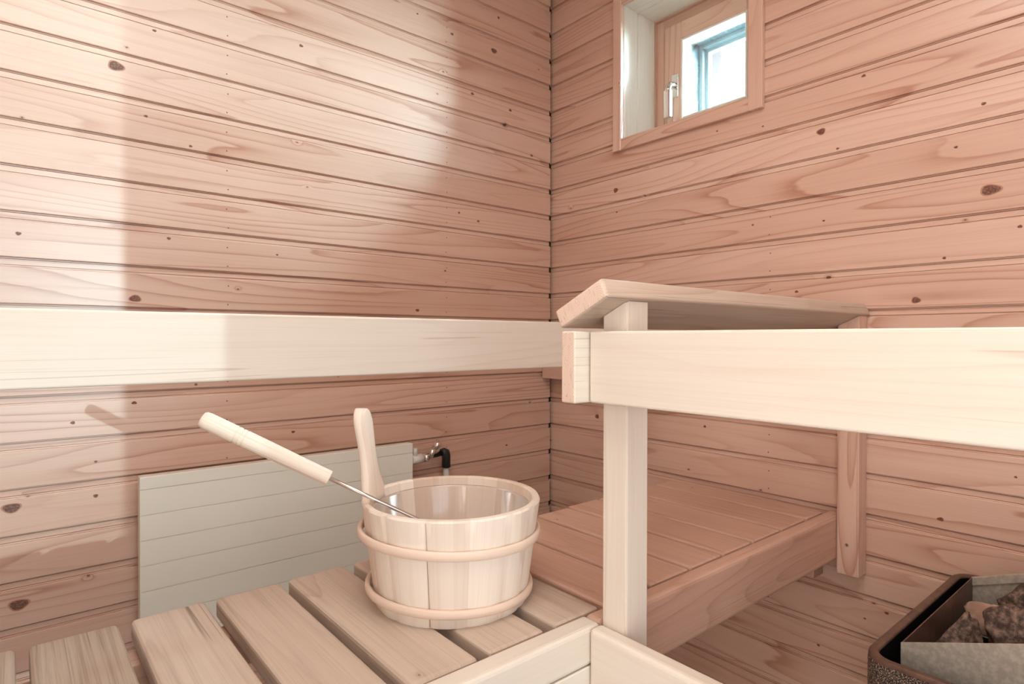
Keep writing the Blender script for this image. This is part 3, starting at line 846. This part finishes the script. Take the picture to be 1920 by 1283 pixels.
# small bowl at the end of the rod
bm = bmesh.new()
bc = at_(-0.200)
prof = [(0.001, -0.014), (0.012, -0.0125), (0.020, -0.007), (0.024, 0.0), (0.0265, 0.009), (0.0275, 0.009), (0.025, -0.001), (0.021, -0.008), (0.012, -0.0135), (0.001, -0.015)]
rg = [[bm.verts.new((bc.x + q * cos(2 * pi * k / 32), bc.y + q * sin(2 * pi * k / 32), max(ZS + 0.022, bc.z + z))) for k in range(32)] for q, z in prof]
for i in range(len(rg) - 1):
    for k in range(32):
        bm.faces.new((rg[i][k], rg[i][(k + 1) % 32], rg[i + 1][(k + 1) % 32], rg[i + 1][k])).smooth = True
bmesh.ops.recalc_face_normals(bm, faces=bm.faces)
obj('bowl', bm, M_STEEL, ld)

# ------------------------------------------------------------------ stove
SX0, SX1, SY1, SY0 = -0.557, -0.128, -1.148, -1.60
ZSV = -0.400
st = empty('sauna_stove', (-0.34, -1.37, ZF), 'dark speckled sauna stove with open top in the bottom right corner', 'stove')
def rrect(x0, x1, y0, y1, rad, n=8):
    pts = []
    for cx, cy, a0 in ((x1 - rad, y1 - rad, 0), (x0 + rad, y1 - rad, 90), (x0 + rad, y0 + rad, 180), (x1 - rad, y0 + rad, 270)):
        for i in range(n + 1):
            a = math.radians(a0 + 90 * i / n)
            pts.append((cx + rad * cos(a), cy + rad * sin(a)))
    return pts
def shell(bm, loops, mats):
    rg = [[bm.verts.new((x, y, z)) for x, y in pts] for pts, z in loops]
    for i in range(len(rg) - 1):
        n = len(rg[i])
        for k in range(n):
            fc = bm.faces.new((rg[i][k], rg[i][(k + 1) % n], rg[i + 1][(k + 1) % n], rg[i + 1][k])); fc.material_index = mats[i]; fc.smooth = True
    return rg
bm = bmesh.new()
o_ = lambda d, rad: rrect(SX0 + d, SX1 - d, SY0 + d, SY1 - d, rad)
rg = shell(bm, [(o_(0.004, .030), ZF + 0.06), (o_(0.0, .034), ZF + 0.10), (o_(0.0, .034), ZSV - 0.012), (o_(0.0005, .0335), ZSV - 0.006), (o_(0.0015, .033), ZSV - 0.0015), (o_(0.0035, .031), ZSV), (o_(0.0095, .026), ZSV), (o_(0.0118, .024), ZSV - 0.0015), (o_(0.0125, .023), ZSV - 0.004), (o_(0.0128, .023), ZSV - 0.25)], [0, 0, 0, 1, 1, 1, 1, 1, 2])
fc = bm.faces.new(rg[-1]); fc.material_index = 2
fc = bm.faces.new(rg[0][::-1])
bmesh.ops.recalc_face_normals(bm, faces=bm.faces)
obj('shell', bm, [M_CAST, M_RIM, M_SOOT], st)
for xx in (SX0 + 0.05, SX1 - 0.05):
    for yy in (SY0 + 0.05, SY1 - 0.05):
        bm = bmesh.new()
        tube(bm, [(xx, yy, ZF), (xx, yy, ZF + 0.062)], 0.012, 12)
        obj('foot', bm, M_CAST, st)
def plate(name, pts, thick, n, mats=M_GALV, lip=0):
    bm = bmesh.new()
    n = Vector(n) * thick
    a = [bm.verts.new(p) for p in pts]; b = [bm.verts.new(Vector(p) + n) for p in pts]
    bm.faces.new(a); bm.faces.new(b[::-1])
    for i in range(len(a)):
        j = (i + 1) % len(a)
        bm.faces.new((a[i], b[i], b[j], a[j]))
    bmesh.ops.recalc_face_normals(bm, faces=bm.faces)
    return obj(name, bm, mats, st)
PX0, PX1, PY1, PY0 = -0.488, -0.148, -1.1735, -1.575
ztop = lambda y: -0.3995 + 0.375 * min(0.2, max(0, PY1 - y))
plate('stone_guard', [(PX0, PY1, -0.60), (PX0, PY0, -0.60), (PX0, PY0, ztop(PY0)), (PX0, PY1 - 0.2, ztop(-9)), (PX0, PY1, ztop(PY1))], 0.0016, (1, 0, 0))
plate('stone_guard', [(PX1, PY1, -0.60), (PX1, PY0, -0.60), (PX1, PY0, ztop(PY0) + .004), (PX1, PY1 - 0.2, ztop(-9) + .004), (PX1, PY1, ztop(PY1))], 0.0016, (-1, 0, 0))
plate('stone_guard', [(PX0 + .0017, PY1, -0.60), (PX1 - .0017, PY1, -0.60), (PX1 - .0017, PY1, -0.4000), (PX0 + .0017, PY1, -0.4000)], 0.0016, (0, -1, 0), M_RIM)
plate('stone_guard', [(PX1 - .0017, PY1 - 0.0017, -0.412 + .0), (PX1 - .0017, PY1 - 0.2, -0.412 + .075), (PX1 - .0017, PY1 - 0.2, -0.400 + .079), (PX1 - .0017, PY1 - .0017, -0.400)], 0.003, (-1, 0, 0))
plate('stone_guard', [(PX0 + .0017, PY0, -0.60), (PX1 - .0017, PY0, -0.60), (PX1 - .0017, PY0, -0.325), (PX0 + .0017, PY0, -0.325)], 0.0016, (0, 1, 0))
plate('stone_grate', [(PX0 + .002, PY0 + .002, -0.497), (PX1 - .002, PY0 + .002, -0.497), (PX1 - .002, PY1 - .002, -0.497), (PX0 + .002, PY1 - .002, -0.497)], 0.003, (0, 0, 1), M_SOOT)

def rock(loc, size, seed, mat, label, cuts=13, rough=0.14, pointed=False):
    rnd = random.Random(seed)
    bm = bmesh.new()
    bmesh.ops.create_icosphere(bm, subdivisions=4, radius=1.0)
    planes = []
    for _ in range(cuts):
        n = Vector((rnd.gauss(0, 1), rnd.gauss(0, 1), rnd.gauss(0, 1))).normalized()
        planes.append((n, rnd.uniform(0.58, 0.9)))
    from mathutils import noise as mn
    for v in bm.verts:
        for n, d in planes:
            q = v.co.dot(n)
            if q > d: v.co -= n * (q - d) * 0.93
        nv = mn.noise(v.co * 2.6 + Vector((seed, 0, 0))) * rough + mn.noise(v.co * 8 + Vector((0, seed, 0))) * rough * 0.5 + mn.noise(v.co * 22 + Vector((0, seed, 3))) * rough * 0.22
        v.co *= 1 + nv
        if pointed:      # a wedge narrowing to a blunt tip
            k = 1.12 - 0.42 * (v.co.z + 1)
            v.co.x *= k; v.co.y *= k
            v.co.x -= 0.35 * v.co.z
        v.co = Vector((v.co.x * size[0], v.co.y * size[1], v.co.z * size[2]))
    e = Euler((rnd.uniform(0, .5), rnd.uniform(0, .5), rnd.uniform(0, 6))).to_matrix()
    if pointed: e = Euler((0, 0, pi * 0.82)).to_matrix()
    for v in bm.verts: v.co = e @ v.co + Vector(loc)
    for fc in bm.faces: fc.smooth = True
    o = obj('stove_stone', bm, mat)
    return tag(o, label, 'stone', 'stones heaped in the stove')
ROCKS = []
# (place, half sizes, seed, material, label)
SR = [
    ((-0.376, -1.209, -0.432), (0.052, 0.028, 0.052), 3, M_STONE, 'pointed dark rough stone at the left end of the stove opening'),
    ((-0.243, -1.213, -0.426), (0.042, 0.020, 0.030), 8, M_STONE2, 'smooth tan stone lying at the back against the stove guard'),
    ((-0.215, -1.262, -0.402), (0.044, 0.034, 0.038), 12, M_STONE, 'rounded rough brown stone behind the largest stove stone'),
    ((-0.318, -1.278, -0.404), (0.052, 0.042, 0.048), 21, M_STONE, 'largest rough grey brown stone in the middle of the stove'),
    ((-0.436, -1.240, -0.426), (0.036, 0.032, 0.034), 5, M_STONE, 'low flat stone just inside the front sheet of the stove'),
    ((-0.308, -1.212, -0.462), (0.028, 0.020, 0.022), 31, M_STONE2, 'small reddish stone wedged between the pointed and the largest stone'),
    ((-0.200, -1.365, -0.375), (0.034, 0.036, 0.038), 14, M_STONE, 'dark stone at the right picture edge leaning on the rear sheet'),
    ((-0.425, -1.325, -0.420), (0.050, 0.044, 0.044), 17, M_STONE, 'dark broken stone low behind the front sheet at the picture edge'),
    ((-0.300, -1.398, -0.390), (0.056, 0.040, 0.042), 19, M_STONE, 'broad rough stone in the stove beyond the largest stone'),
    ((-0.420, -1.430, -0.400), (0.050, 0.050, 0.050), 23, M_STONE2, 'reddish stone near the open end of the stove front sheet'),
    ((-0.220, -1.485, -0.390), (0.058, 0.050, 0.050), 29, M_STONE, 'dark stone at the far rear corner of the stove'),
    ((-0.360, -1.515, -0.400), (0.058, 0.045, 0.050), 37, M_STONE, 'dark stone at the far front corner of the stove'),
]
for a in SR:
    rock(a[0], a[1], a[2], a[3], a[4], pointed='pointed dark' in a[4])
